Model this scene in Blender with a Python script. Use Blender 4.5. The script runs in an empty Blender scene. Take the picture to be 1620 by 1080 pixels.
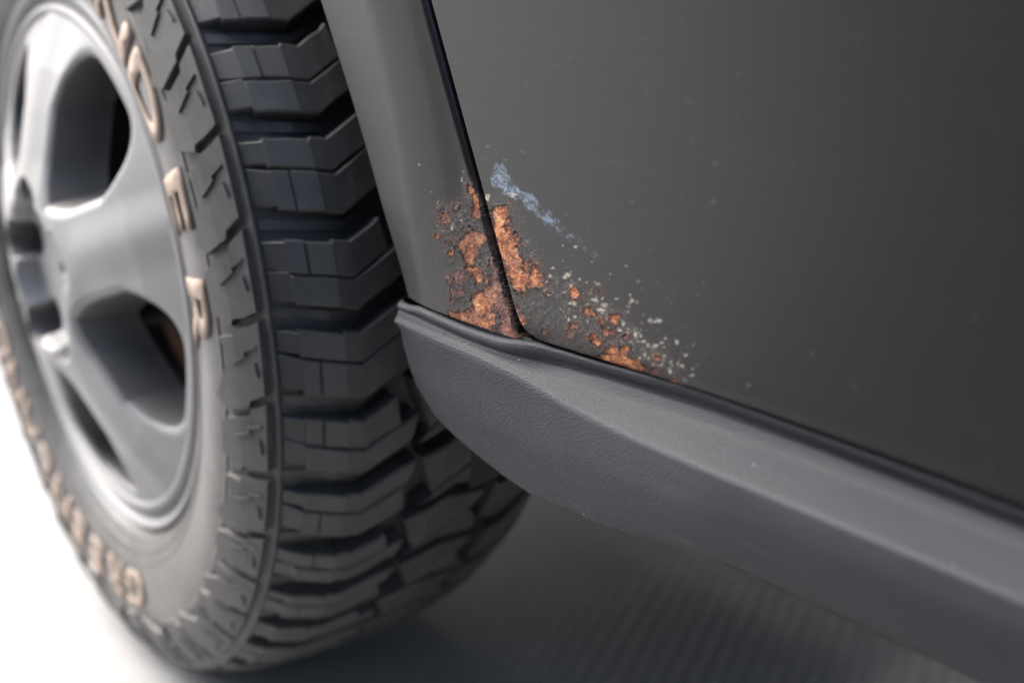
import bpy, bmesh, math, random
import numpy as np
from mathutils import Matrix, Vector
SC = bpy.context.scene
COL = SC.collection
PI = math.pi
GZ = -0.429                       # ground height (origin = door corner above the sill trim)

# ------------------------------------------------------------------ camera
RC = np.array([[0.66892556, 0.74280544, -0.02790476],
               [0.25182577, -0.26177975, -0.93169477],
               [-0.69937284, 0.61620731, -0.36216872]])
CP = np.array([0.50385194, -0.45192082, 0.26316196])
FP = 2180.9469                    # focal length in photo pixels (1620 wide)
cam = bpy.data.objects.new('camera', bpy.data.cameras.new('camera'))
COL.objects.link(cam); SC.camera = cam
cam.matrix_world = Matrix(((RC[0][0], -RC[1][0], -RC[2][0], CP[0]), (RC[0][1], -RC[1][1], -RC[2][1], CP[1]),
                           (RC[0][2], -RC[1][2], -RC[2][2], CP[2]), (0, 0, 0, 1)))
cam.data.sensor_width = 36.0
cam.data.lens = FP * 36.0 / 1620.0
cam.data.clip_start = 0.02; cam.data.clip_end = 500
cam.data.dof.use_dof = True
cam.data.dof.focus_distance = 0.728
cam.data.dof.aperture_fstop = 3.7
cam.data.dof.aperture_blades = 0

# ------------------------------------------------------------------ light
SUN_EL, SUN_AZ = 50.0, -171.0      # azimuth measured from +X anticlockwise (towards the light)
w = bpy.data.worlds.new('World'); SC.world = w; w.use_nodes = True
nt = w.node_tree
bg = nt.nodes['Background']
sky = nt.nodes.new('ShaderNodeTexSky'); sky.sky_type = 'NISHITA'; sky.sun_disc = False
sky.sun_elevation = math.radians(SUN_EL)
sky.sun_rotation = math.radians(90 - SUN_AZ)
sky.air_density = 1.0; sky.dust_density = 5.0; sky.ozone_density = 1.0
nt.links.new(sky.outputs[0], bg.inputs[0]); bg.inputs[1].default_value = 0.085
sun = bpy.data.objects.new('sun', bpy.data.lights.new('sun', 'SUN')); COL.objects.link(sun)
sun.data.energy = 1.5; sun.data.angle = math.radians(75); sun.data.color = (1.0, 1.0, 1.0)
sd = Vector((math.cos(math.radians(SUN_EL)) * math.cos(math.radians(SUN_AZ)),
             math.cos(math.radians(SUN_EL)) * math.sin(math.radians(SUN_AZ)), math.sin(math.radians(SUN_EL))))
sun.rotation_euler = sd.to_track_quat('Z', 'Y').to_euler()
SC.view_settings.view_transform = 'Standard'; SC.view_settings.look = 'None'
SC.view_settings.exposure = 2.5; SC.view_settings.gamma = 1.0
SC.cycles.max_bounces = 8

# ------------------------------------------------------------------ helpers
def ray(px, py):
    return RC.T @ np.array([(px - 810.0) / FP, (py - 540.0) / FP, 1.0])
def U(px, py, y=0.0, ax=1):       # photo point -> point on the plane coordinate[ax] = y
    d = ray(px, py); t = (y - CP[ax]) / d[ax]
    return CP + t * d
def to_px(X):
    c = (X - CP) @ RC.T
    return c[:, :2] / c[:, 2:] * FP + np.array([810.0, 540.0])
def mat4(loc, cols):
    m = Matrix.Identity(4)
    for i in range(3):
        for j in range(3): m[i][j] = cols[j][i]
        m[i][3] = loc[i]
    return m
def mesh(name, verts, faces, mat, smooth=True):
    me = bpy.data.meshes.new(name)
    me.from_pydata([tuple(map(float, v)) for v in verts], [], faces)
    if smooth: me.polygons.foreach_set('use_smooth', np.ones(len(me.polygons), bool))
    me.materials.append(mat); me.update()
    return me
def link(name, me, parent=None, keep=True):
    o = bpy.data.objects.new(name, me); COL.objects.link(o)
    if parent:
        o.parent = parent
        if keep: o.matrix_parent_inverse = parent.matrix_world.inverted()
    return o
def grid_faces(nu, nv, wrap=False):
    m = nu if wrap else nu - 1
    i, j = np.meshgrid(np.arange(m), np.arange(nv - 1), indexing='ij')
    i2 = (i + 1) % nu
    f = np.stack([i * nv + j, i2 * nv + j, i2 * nv + j + 1, i * nv + j + 1], -1).reshape(-1, 4)
    return f
def grid_mesh(name, V, mat, wrap=False, keep=None, flip=False, attrs=None):
    nu, nv = V.shape[:2]
    f = grid_faces(nu, nv, wrap)
    if flip: f = f[:, ::-1]
    if keep is not None: f = f[keep]
    me = bpy.data.meshes.new(name)
    me.vertices.add(nu * nv); me.vertices.foreach_set('co', V.reshape(-1).astype(np.float32))
    me.loops.add(len(f) * 4); me.loops.foreach_set('vertex_index', f.reshape(-1).astype(np.int32))
    me.polygons.add(len(f)); me.polygons.foreach_set('loop_start', (np.arange(len(f)) * 4).astype(np.int32))
    me.polygons.foreach_set('use_smooth', np.ones(len(f), bool))
    me.update(calc_edges=True)
    for k, a in (attrs or {}).items():
        at = me.attributes.new(k, 'FLOAT', 'POINT'); at.data.foreach_set('value', a.reshape(-1).astype(np.float32))
    me.materials.append(mat); me.validate(); me.update()
    return me
def lathe(prof, n, axis_center=(0, 0, 0)):      # profile (axial y, radius) round the local y axis
    t = np.linspace(0, 2 * PI, n, endpoint=False)
    p = np.array(prof)
    V = np.stack([np.cos(t)[:, None] * p[None, :, 1], np.broadcast_to(p[None, :, 0], (n, len(p))), np.sin(t)[:, None] * p[None, :, 1]], -1)
    return V
def smooth_poly(pts, n=8):                      # Catmull-Rom through points
    P = np.array(pts, float); P = np.vstack([2 * P[0] - P[1], P, 2 * P[-1] - P[-2]])
    out = []
    for i in range(1, len(P) - 2):
        for t in np.linspace(0, 1, n, endpoint=False):
            a, b, c, d = P[i - 1], P[i], P[i + 1], P[i + 2]
            out.append(0.5 * ((2 * b) + (c - a) * t + (2 * a - 5 * b + 4 * c - d) * t * t + (3 * b - a - 3 * c + d) * t ** 3))
    out.append(P[-2]); return np.array(out)
_rng = np.random.RandomState(7); _perm = _rng.rand(512, 512)
def vnoise(x, y):
    xi = np.floor(x).astype(int); yi = np.floor(y).astype(int); fx = x - xi; fy = y - yi
    fx = fx * fx * (3 - 2 * fx); fy = fy * fy * (3 - 2 * fy)
    g = lambda a, b: _perm[a % 512, b % 512]
    return (g(xi, yi) * (1 - fx) + g(xi + 1, yi) * fx) * (1 - fy) + (g(xi, yi + 1) * (1 - fx) + g(xi + 1, yi + 1) * fx) * fy
def fbm(x, y, o=4):
    s = np.zeros_like(x, dtype=float); a = 0.5
    for k in range(o):
        s += a * (vnoise(x * 2 ** k + 17.3 * k, y * 2 ** k + 5.1 * k) - 0.5); a *= 0.55
    return s * 2
def sstep(a, b, x):
    t = np.clip((x - a) / (b - a), 0, 1); return t * t * (3 - 2 * t)
def sdf_poly(P, poly):                          # signed distance (inside < 0)
    poly = np.array(poly, float); d = np.full(len(P), 1e9); s = np.ones(len(P))
    n = len(poly); j = n - 1
    for i in range(n):
        e = poly[j] - poly[i]; v = P - poly[i]
        b = v - np.outer(np.clip((v @ e) / (e @ e + 1e-12), 0, 1), e)
        d = np.minimum(d, (b * b).sum(1))
        c1 = P[:, 1] >= poly[i][1]; c2 = P[:, 1] < poly[j][1]; c3 = e[0] * v[:, 1] > e[1] * v[:, 0]
        fl = (c1 & c2 & c3) | (~c1 & ~c2 & ~c3)
        s = np.where(fl, -s, s); j = i
    return s * np.sqrt(d)

# ------------------------------------------------------------------ materials
class NT:
    def __init__(s, name):
        s.m = bpy.data.materials.new(name); s.m.use_nodes = True; s.t = s.m.node_tree
        s.b = s.t.nodes['Principled BSDF']; s.co = s.t.nodes.new('ShaderNodeTexCoord').outputs['Object']
    def n(s, typ, **kw):
        nd = s.t.nodes.new('ShaderNode' + typ)
        for k, v in kw.items():
            if k.startswith('i_'): nd.inputs[k[2:].replace('_', ' ')].default_value = v
            else: setattr(nd, k, v)
        return nd
    def L(s, a, b): s.t.links.new(a, b)
    def map(s, scale=(1, 1, 1), rot=(0, 0, 0), loc=(0, 0, 0)):
        m = s.n('Mapping'); m.inputs['Scale'].default_value = scale; m.inputs['Rotation'].default_value = rot; m.inputs['Location'].default_value = loc
        s.L(s.co, m.inputs[0]); return m.outputs[0]
    def noise(s, scale, detail=4, rough=0.55, vec=None, dist=0.0):
        nd = s.n('TexNoise'); nd.inputs['Scale'].default_value = scale; nd.inputs['Detail'].default_value = detail
        nd.inputs['Roughness'].default_value = rough; nd.inputs['Distortion'].default_value = dist
        s.L(vec or s.co, nd.inputs['Vector']); return nd.outputs['Fac']
    def voro(s, scale, vec=None, feature='F1', out='Distance'):
        nd = s.n('TexVoronoi', feature=feature); nd.inputs['Scale'].default_value = scale
        s.L(vec or s.co, nd.inputs['Vector']); return nd.outputs[out]
    def ramp(s, fac, stops, interp='LINEAR'):
        r = s.n('ValToRGB'); r.color_ramp.interpolation = interp
        e = r.color_ramp.elements
        while len(e) < len(stops): e.new(0.5)
        for el, (p, c) in zip(e, stops):
            el.position = p; el.color = (c, c, c, 1) if isinstance(c, (int, float)) else (*c, 1)
        s.L(fac, r.inputs[0]); return r.outputs[0]
    def mix(s, fac, a, b, mode='MIX'):
        m = s.n('Mix', data_type='RGBA', blend_type=mode)
        for sock, v in ((m.inputs[0], fac), (m.inputs[6], a), (m.inputs[7], b)):
            if isinstance(v, (int, float)): sock.default_value = v
            elif isinstance(v, tuple): sock.default_value = (*v, 1)
            else: s.L(v, sock)
        return m.outputs[2]
    def math(s, op, a, b=None, clamp=False):
        m = s.n('Math', operation=op, use_clamp=clamp)
        for k, v in ((0, a), (1, b)):
            if v is None: continue
            if isinstance(v, (int, float)): m.inputs[k].default_value = v
            else: s.L(v, m.inputs[k])
        return m.outputs[0]
    def attr(s, name):
        return s.n('Attribute', attribute_name=name).outputs['Fac']
    def bump(s, h, strength=0.3, dist=0.001, prev=None):
        b = s.n('Bump'); b.inputs['Strength'].default_value = strength; b.inputs['Distance'].default_value = dist
        s.L(h, b.inputs['Height'])
        if prev: s.L(prev, b.inputs['Normal'])
        return b.outputs[0]
    def set(s, **kw):
        for k, v in kw.items():
            i = s.b.inputs[k.replace('_', ' ')]
            if isinstance(v, (int, float)): i.default_value = v
            elif isinstance(v, tuple): i.default_value = (*v, 1) if len(v) == 3 and k.endswith('Color') else v
            else: s.L(v, i)
        return s

def make_paint():
    k = NT('worn_grey_paint')
    streak = k.noise(60, 5, 0.6, k.map((0.35, 1, 9), (0, math.radians(3), 0)))
    fine = k.noise(900, 2)
    base = k.mix(k.ramp(streak, [(0.3, 0.0), (0.7, 1.0)]), (0.0100, 0.0104, 0.0112), (0.0145, 0.0149, 0.0156))
    dust = k.ramp(k.voro(170), [(0.0, 1.0), (0.055, 1.0), (0.09, 0.0)])
    dustm = k.math('MULTIPLY', dust, k.ramp(k.noise(31, 2), [(0.54, 0.0), (0.60, 1.0)]))
    base = k.mix(k.math('MULTIPLY', dustm, 0.5), base, (0.12, 0.122, 0.125))
    scr = k.math('MULTIPLY', k.ramp(k.noise(75, 5, 0.6, k.map((0.16, 1, 3.2), (0, math.radians(8), 0))), [(0.63, 0.0), (0.70, 1.0)]), k.ramp(k.noise(9, 2), [(0.4, 0.0), (0.6, 1.0)]))
    base = k.mix(k.math('MULTIPLY', scr, 0.35), base, (0.05, 0.051, 0.053))
    halo = k.attr('halo'); rust = k.attr('rust'); chip = k.attr('chip'); scuff = k.attr('scuff'); crust = k.attr('crust')
    sp = k.ramp(k.noise(620, 5, 0.75), [(0.50, 0.0), (0.62, 1.0)])
    hb = k.ramp(k.noise(75, 5, 0.65), [(0.42, 0.0), (0.7, 1.0)])
    hcol = k.mix(sp, k.mix(hb, (0.024, 0.024, 0.0245), (0.046, 0.031, 0.022)), (0.15, 0.143, 0.137))
    base = k.mix(k.math('MULTIPLY', halo, 0.85), base, hcol)
    base = k.mix(k.math('MULTIPLY', k.attr('stain'), 0.9), base, k.mix(sp, (0.034, 0.022, 0.016), (0.105, 0.058, 0.038)))
    base = k.mix(scuff, base, k.mix(k.ramp(k.noise(520, 5, 0.7), [(0.38, 0.0), (0.66, 1.0)]), (0.0753, 0.1070, 0.1497), (0.2389, 0.3078, 0.3993)))
    base = k.mix(chip, base, k.mix(k.ramp(k.noise(420, 4, 0.7), [(0.35, 0.0), (0.65, 1.0)]), (0.16, 0.125, 0.085), (0.56, 0.52, 0.45)))
    big = k.noise(150, 7, 0.7, dist=0.5); fine_r = k.noise(950, 6, 0.75)
    tone = k.math('ADD', k.math('MULTIPLY', big, 1.15), k.math('SUBTRACT', k.math('MULTIPLY', fine_r, 0.8), 0.485))
    fresh = k.ramp(tone, [(0.28, (0.0404, 0.0229, 0.0175)), (0.39, (0.1886, 0.0674, 0.0405)), (0.48, (0.4583, 0.1548, 0.0676)), (0.57, (0.6739, 0.2693, 0.1080)), (0.66, (0.7818, 0.4176, 0.2027)), (0.78, (0.8087, 0.6060, 0.3919))])
    dark = k.ramp(tone, [(0.28, (0.0238, 0.0187, 0.0193)), (0.40, (0.0864, 0.0442, 0.0425)), (0.50, (0.1836, 0.0862, 0.0772)), (0.60, (0.2808, 0.1380, 0.1158)), (0.76, (0.3672, 0.2650, 0.2445))])
    base = k.mix(rust, base, k.mix(crust, dark, fresh))
    rough = k.mix(rust, k.mix(halo, 0.34, 0.55) if False else k.math('ADD', k.math('MULTIPLY', halo, 0.25), 0.33), (0.85, 0.85, 0.85))
    b1 = k.bump(streak, 0.10, 0.0006)
    b1 = k.bump(fine, 0.05, 0.0003, b1)
    b2 = k.bump(k.math('MULTIPLY', k.math('ADD', rust, k.math('MULTIPLY', halo, 0.35)), k.noise(1100, 6, 0.75)), 1.0, 0.0012, b1)
    k.set(Base_Color=base, Roughness=rough, Normal=b2, Specular_IOR_Level=0.58)
    return k.m
def make_plastic():
    k = NT('grained_grey_plastic')
    v = k.voro(980, k.map((1, 1, 1.0)), 'F1')
    n2 = k.noise(1500, 2, 0.5)
    cell = k.math('ADD', k.math('MULTIPLY', v, -1.0), k.math('MULTIPLY', n2, 0.3))
    wear = k.noise(22, 5, 0.6, k.map((0.5, 1, 2)))
    base = k.mix(k.ramp(wear, [(0.35, 0.0), (0.7, 1.0)]), (0.0275, 0.0305, 0.0360), (0.039, 0.042, 0.0470))
    spk = k.math('MULTIPLY', k.ramp(k.voro(95), [(0.0, 1.0), (0.035, 1.0), (0.06, 0.0)]), k.ramp(k.noise(37, 2), [(0.58, 0.0), (0.62, 1.0)]))
    base = k.mix(k.math('MULTIPLY', spk, 0.6), base, (0.4, 0.4, 0.4))
    pit = k.math('MULTIPLY', k.ramp(k.voro(60, k.map((1, 1, 1), (0, 0, 0), (3, 1, 7))), [(0.0, 1.0), (0.045, 1.0), (0.07, 0.0)]), k.ramp(k.noise(29, 2, 0.5, k.map((1, 1, 1), (0, 0, 0), (5, 2, 1))), [(0.57, 0.0), (0.6, 1.0)]))
    base = k.mix(k.math('MULTIPLY', pit, 0.9), base, (0.008, 0.008, 0.008))
    scr = k.noise(180, 4, 0.6, k.map((0.12, 1, 1.4), (0, math.radians(-4), 0)))
    scm = k.math('MULTIPLY', k.ramp(scr, [(0.62, 0.0), (0.72, 1.0)]), k.attr('scrape'))
    base = k.mix(k.math('MULTIPLY', scm, 0.35), base, (0.16, 0.17, 0.165))
    k.set(Base_Color=base, Roughness=k.ramp(wear, [(0.2, 0.50), (0.8, 0.62)]), Specular_IOR_Level=0.24,
          Normal=k.bump(cell, 0.34, 0.0008))
    return k.m
def make_rubber(name, c, rough, dusty=0.5, spec=0.5):
    k = NT(name)
    n = k.noise(38, 6, 0.65); d = k.noise(9, 3)
    base = k.mix(k.math('MULTIPLY', k.ramp(n, [(0.4, 0.0), (0.75, 1.0)]), dusty), c, (0.14, 0.132, 0.12))
    k.set(Base_Color=base, Specular_IOR_Level=spec, Sheen_Weight=max(0.0, spec - 0.5) * 0.6, Sheen_Roughness=0.35, Sheen_Tint=(0.95, 0.93, 0.9, 1.0), Roughness=k.ramp(d, [(0.3, rough - 0.06), (0.7, rough + 0.08)]), Normal=k.bump(k.noise(700, 3), 0.25, 0.0005))
    return k.m
def make_simple(name, c, rough=0.5, metal=0.0, var=0.15, scale=40, bump=0.1):
    k = NT(name); n = k.noise(scale, 5, 0.6)
    lo = tuple(x * (1 - var) for x in c); hi = tuple(min(1, x * (1 + var)) for x in c)
    k.set(Base_Color=k.mix(n, lo, hi), Roughness=rough, Metallic=metal, Normal=k.bump(k.noise(scale * 12, 3), bump, 0.0006))
    return k.m
def make_ground():
    k = NT('pale_concrete')
    a = k.noise(3, 6, 0.6); b = k.noise(260, 4, 0.7)
    c = k.mix(k.ramp(a, [(0.3, 0.0), (0.7, 1.0)]), (0.27, 0.27, 0.267), (0.36, 0.36, 0.355))
    c = k.mix(k.math('MULTIPLY', k.ramp(b, [(0.45, 0.0), (0.7, 1.0)]), 0.3), c, (0.26, 0.25, 0.24))
    c = k.mix(k.math('MULTIPLY', k.ramp(k.noise(6, 5, 0.7, k.map((1, 1, 1), (0, 0, 0), (2, 3, 0))), [(0.55, 0.0), (0.75, 1.0)]), 0.35), c, (0.22, 0.20, 0.18))
    k.set(Base_Color=c, Roughness=0.8, Normal=k.bump(b, 0.5, 0.003))
    return k.m
PAINT = make_paint(); PLASTIC = make_plastic(); GROUND = make_ground()
RUBBER = make_rubber('tyre_rubber', (0.046, 0.046, 0.0455), 0.5, 0.28)
SIDEWALL = make_rubber('dusty_sidewall_rubber', (0.017, 0.017, 0.0178), 0.36, 0.35, 0.75)
LETTER = make_simple('faded_letter_rubber', (0.28, 0.215, 0.17), 0.65, 0, 0.5, 45)
ALLOY = make_simple('silver_alloy', (0.245, 0.245, 0.246), 0.5, 0.15, 0.08, 30, 0.06)
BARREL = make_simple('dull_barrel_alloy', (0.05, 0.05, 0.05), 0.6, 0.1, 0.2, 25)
ALLOY_SHADE = make_simple('shaded_alloy', (0.10, 0.098, 0.095), 0.6, 0.1, 0.25, 30)  # darker alloy copy: shade of the rim window sides put into the colour
BLACK = make_simple('black_rubber_seal', (0.004, 0.004, 0.004), 0.6)
LINER = make_simple('black_arch_liner', (0.012, 0.012, 0.012), 0.7)
UNDER = make_simple('grey_underseal', (0.10, 0.10, 0.10), 0.8)
CAST = make_simple('rusty_cast_iron', (0.085, 0.034, 0.016), 0.85, 0, 0.7, 30, 0.5)
STEEL = make_simple('lug_nut_steel', (0.35, 0.33, 0.31), 0.4, 0.7)

# ------------------------------------------------------------------ setting
def build_ground():
    v = [(-60, -60, GZ), (60, -60, GZ), (60, 60, GZ), (-60, 60, GZ)]
    g = link('ground', mesh('ground', v, [(0, 1, 2, 3)], GROUND)); g['kind'] = 'structure'
    # ribbed pavement beneath the car
    d = Vector((0.42, -0.90, 0)).normalized(); nrm = Vector((d.y, -d.x, 0)); o = Vector((-0.05, 0.45, GZ + 0.004))
    nu, nv = 620, 14
    us = np.linspace(-0.62, 0.9, nu); vs = np.linspace(-0.75, 0.9, nv)
    V = np.zeros((nu, nv, 3))
    for j, b in enumerate(vs):
        for c in range(2):
            V[:, j, c] = o[c] - us * nrm[c] + b * d[c]
    px = V[..., 0]
    amp = 0.0012 * sstep(-0.45, 0.05, px)
    V[..., 2] = o[2] + amp * np.sin(us[:, None] * 2 * PI / 0.0155)
    r = link('ribbed_pavement', grid_mesh('ribbed_pavement', V, GROUND)); r['kind'] = 'structure'
build_ground()
def slab_box(name, lo, hi, mat):     # unseen dark slab, added to darken the right of the door
    bm = bmesh.new(); bmesh.ops.create_cube(bm, size=1)
    for v in bm.verts: v.co = Vector([(lo[k] + hi[k]) / 2 + v.co[k] * (hi[k] - lo[k]) for k in range(3)])
    me = bpy.data.meshes.new(name); bm.to_mesh(me); bm.free(); me.materials.append(mat)
    o = link(name, me); o['kind'] = 'structure'
ADDED_WALLM = make_simple('added_wall_dark', (0.022, 0.022, 0.022), 0.9, 0, 0.1, 3)
slab_box('added_dark_wall', (-1.7, -2.5, GZ), (8.0, -2.3, 2.6), ADDED_WALLM)
def build_added_ground():                  # unseen dark ground, added so the door mirrors less light towards its right
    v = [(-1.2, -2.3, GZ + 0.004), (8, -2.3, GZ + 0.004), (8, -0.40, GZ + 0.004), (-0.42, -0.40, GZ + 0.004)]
    o = link('added_dark_ground', mesh('added_dark_ground', v, [(0, 1, 2, 3)], make_simple('added_ground_dark', (0.026, 0.026, 0.027), 0.9, 0, 0.3, 60, 0.5), False)); o['kind'] = 'structure'
build_added_ground()

# ------------------------------------------------------------------ the car
car = bpy.data.objects.new('parked_car', None); COL.objects.link(car)
car.location = (-0.52, 0.1, GZ); car.empty_display_size = 0.2
car['label'] = 'worn grey car with a rusty sill corner between front wheel and door'
car['category'] = 'car'
bpy.context.view_layer.update()

# ---- blemishes, traced as marks that lie on the panels
def z6(p): return [(660 + x / 3.3733, 240 + y / 3.375) for x, y in p]
def z7(p): return [(820 + x / 4.1533, 380 + y / 4.1538) for x, y in p]
FENDER_RUST = [z6(p) for p in (
    [(225, 485), (265, 440), (295, 422), (345, 440), (345, 480), (320, 510), (300, 560), (275, 585), (255, 550), (235, 510)],
    [(275, 620), (320, 600), (345, 650), (340, 695), (300, 690), (285, 660)],
    [(185, 850), (200, 840), (215, 865), (265, 850), (310, 830), (300, 790), (320, 760), (370, 790), (390, 850), (410, 955), (350, 945), (290, 925), (192, 900)],
    [(268, 185), (285, 190), (300, 240), (325, 300), (330, 345), (310, 345), (290, 290), (275, 230)])]
FENDER_DARK = [z6(p) for p in (
    [(385, 540), (400, 580), (430, 660), (460, 760), (500, 880), (550, 1010), (460, 985), (440, 930), (450, 860), (395, 800), (375, 740), (395, 680)],
    [(300, 770), (370, 740), (430, 790), (420, 840), (370, 830)],
    [(180, 690), (205, 650), (240, 640), (245, 660), (210, 680), (190, 700)],
    [(180, 740), (230, 730), (240, 770), (200, 780)], [(110, 330), (150, 320), (165, 370), (150, 390), (130, 360)])]
FENDER_SPOTS = [(155, 335, 13, 1), (105, 450, 12, 1), (165, 480, 13, 1), (176, 541, 13, 1), (200, 300, 11, 0.5), (120, 300, 6, 0), (185, 795, 10, 1), (365, 690, 12, 1), (280, 402, 7, -1)]
DOOR_RUST = [z6(p) for p in (
    [(380, 330), (430, 300), (485, 318), (492, 360), (470, 390), (500, 420), (548, 460), (545, 490), (515, 495), (540, 560), (548, 600), (600, 700), (650, 720), (600, 738), (540, 745), (500, 718), (470, 640), (430, 520), (405, 430)],
    [(595, 650), (635, 608), (678, 650), (680, 700), (640, 727), (605, 727), (588, 690)],
    [(565, 600), (590, 590), (603, 620), (580, 635)])] + [z7(p) for p in (
    [(508, 770), (560, 740), (620, 705), (690, 728), (740, 770), (805, 800), (805, 860), (790, 888), (720, 872), (640, 842), (560, 808), (508, 805)],
    [(800, 885), (850, 895), (905, 918), (945, 948), (900, 938), (840, 908)],
    [(950, 940), (1000, 930), (1072, 962), (1064, 978), (990, 968)])]
DOOR_DARK = [z6(p) for p in (
    [(505, 790), (530, 830), (578, 905), (560, 940), (548, 975), (530, 930), (515, 860)],
    [(545, 950), (575, 985), (640, 1020), (730, 1050), (720, 1070), (640, 1050), (590, 1030), (560, 1000)],
    [(400, 310), (440, 290), (470, 300), (430, 330)])] + [z7([(850, 850), (900, 850), (905, 880), (840, 885)])]
DOOR_SPOTS7 = [(370, 350, 32, 1), (362, 322, 18, 1), (455, 465, 30, 1), (485, 478, 16, 1), (632, 518, 36, 1), (550, 535, 20, 1), (490, 635, 30, 1), (520, 665, 26, 1), (365, 565, 26, .6), (345, 612, 30, .35), (170, 600, 20, .5),
               (415, 755, 24, .6), (20, 540, 28, 1), (180, 345, 14, .5), (910, 770, 18, 1), (700, 635, 12, 1), (712, 710, 18, 1), (570, 600, 22, .7), (615, 605, 24, .7), (45, 160, 24, 1), (1040, 958, 16, 1), (425, 398, 9, 1), (510, 335, 12, .5)]
CHIPS7 = [(375, 40, 14, 10), (225, 185, 15, 8), (208, 235, 12, 12), (325, 225, 22, 14), (302, 243, 12, 10), (520, 285, 15, 9), (352, 303, 14, 12), (360, 410, 26, 12), (470, 353, 9, 9), (498, 390, 18, 14), (560, 425, 22, 11), (545, 458, 32, 9),
          (510, 365, 7, 5), (648, 388, 13, 8), (745, 400, 18, 13), (780, 412, 9, 12), (734, 362, 7, 6), (720, 435, 12, 6), (370, 502, 11, 8), (576, 490, 7, 6), (868, 528, 12, 16), (912, 530, 28, 11), (690, 545, 13, 12), (660, 592, 15, 8), (708, 606, 11, 7),
          (768, 612, 11, 20), (800, 660, 24, 6), (750, 680, 6, 10), (963, 645, 11, 9), (1040, 668, 14, 15), (1097, 750, 12, 9), (996, 862, 12, 13), (925, 905, 5, 6), (705, 165, 10, 5), (480, 140, 8, 5), (600, 225, 6, 4), (790, 272, 8, 5), (325, 180, 6, 4),
          (975, 378, 10, 6), (1175, 825, 7, 6), (333, 452, 5, 5), (312, 500, 5, 5), (830, 750, 12, 12), (900, 690, 16, 8), (965, 760, 5, 8), (1050, 800, 5, 5), (457, 540, 5, 5), (200, 355, 8, 5)]
CHIPS6 = [(375, 243, 16, 18), (345, 186, 6, 6), (246, 108, 5, 5), (238, 150, 7, 14), (275, 186, 8, 8), (110, 265, 5, 4), (205, 295, 8, 6), (75, 218, 5, 3), (185, 400, 9, 20), (10, 70, 8, 4)]
SCUFF = z6([(430, 65), (452, 55), (470, 85), (492, 110), (508, 145), (500, 172), (535, 190), (560, 215), (610, 232), (652, 270), (645, 320), (690, 355), (722, 365), (715, 395), (680, 388), (625, 345), (600, 300), (560, 262), (510, 248), (478, 222), (430, 205), (402, 190), (405, 120)])
SCUFF_EDGE = z6([(470, 212), (500, 205), (530, 225), (565, 240), (560, 262), (535, 268), (500, 245), (478, 232)])
TRAIL = z6([(640, 270), (700, 300), (760, 360), (830, 420), (890, 480), (975, 555), (965, 580), (900, 535), (850, 480), (800, 470), (740, 430), (700, 440), (690, 390)])

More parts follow.
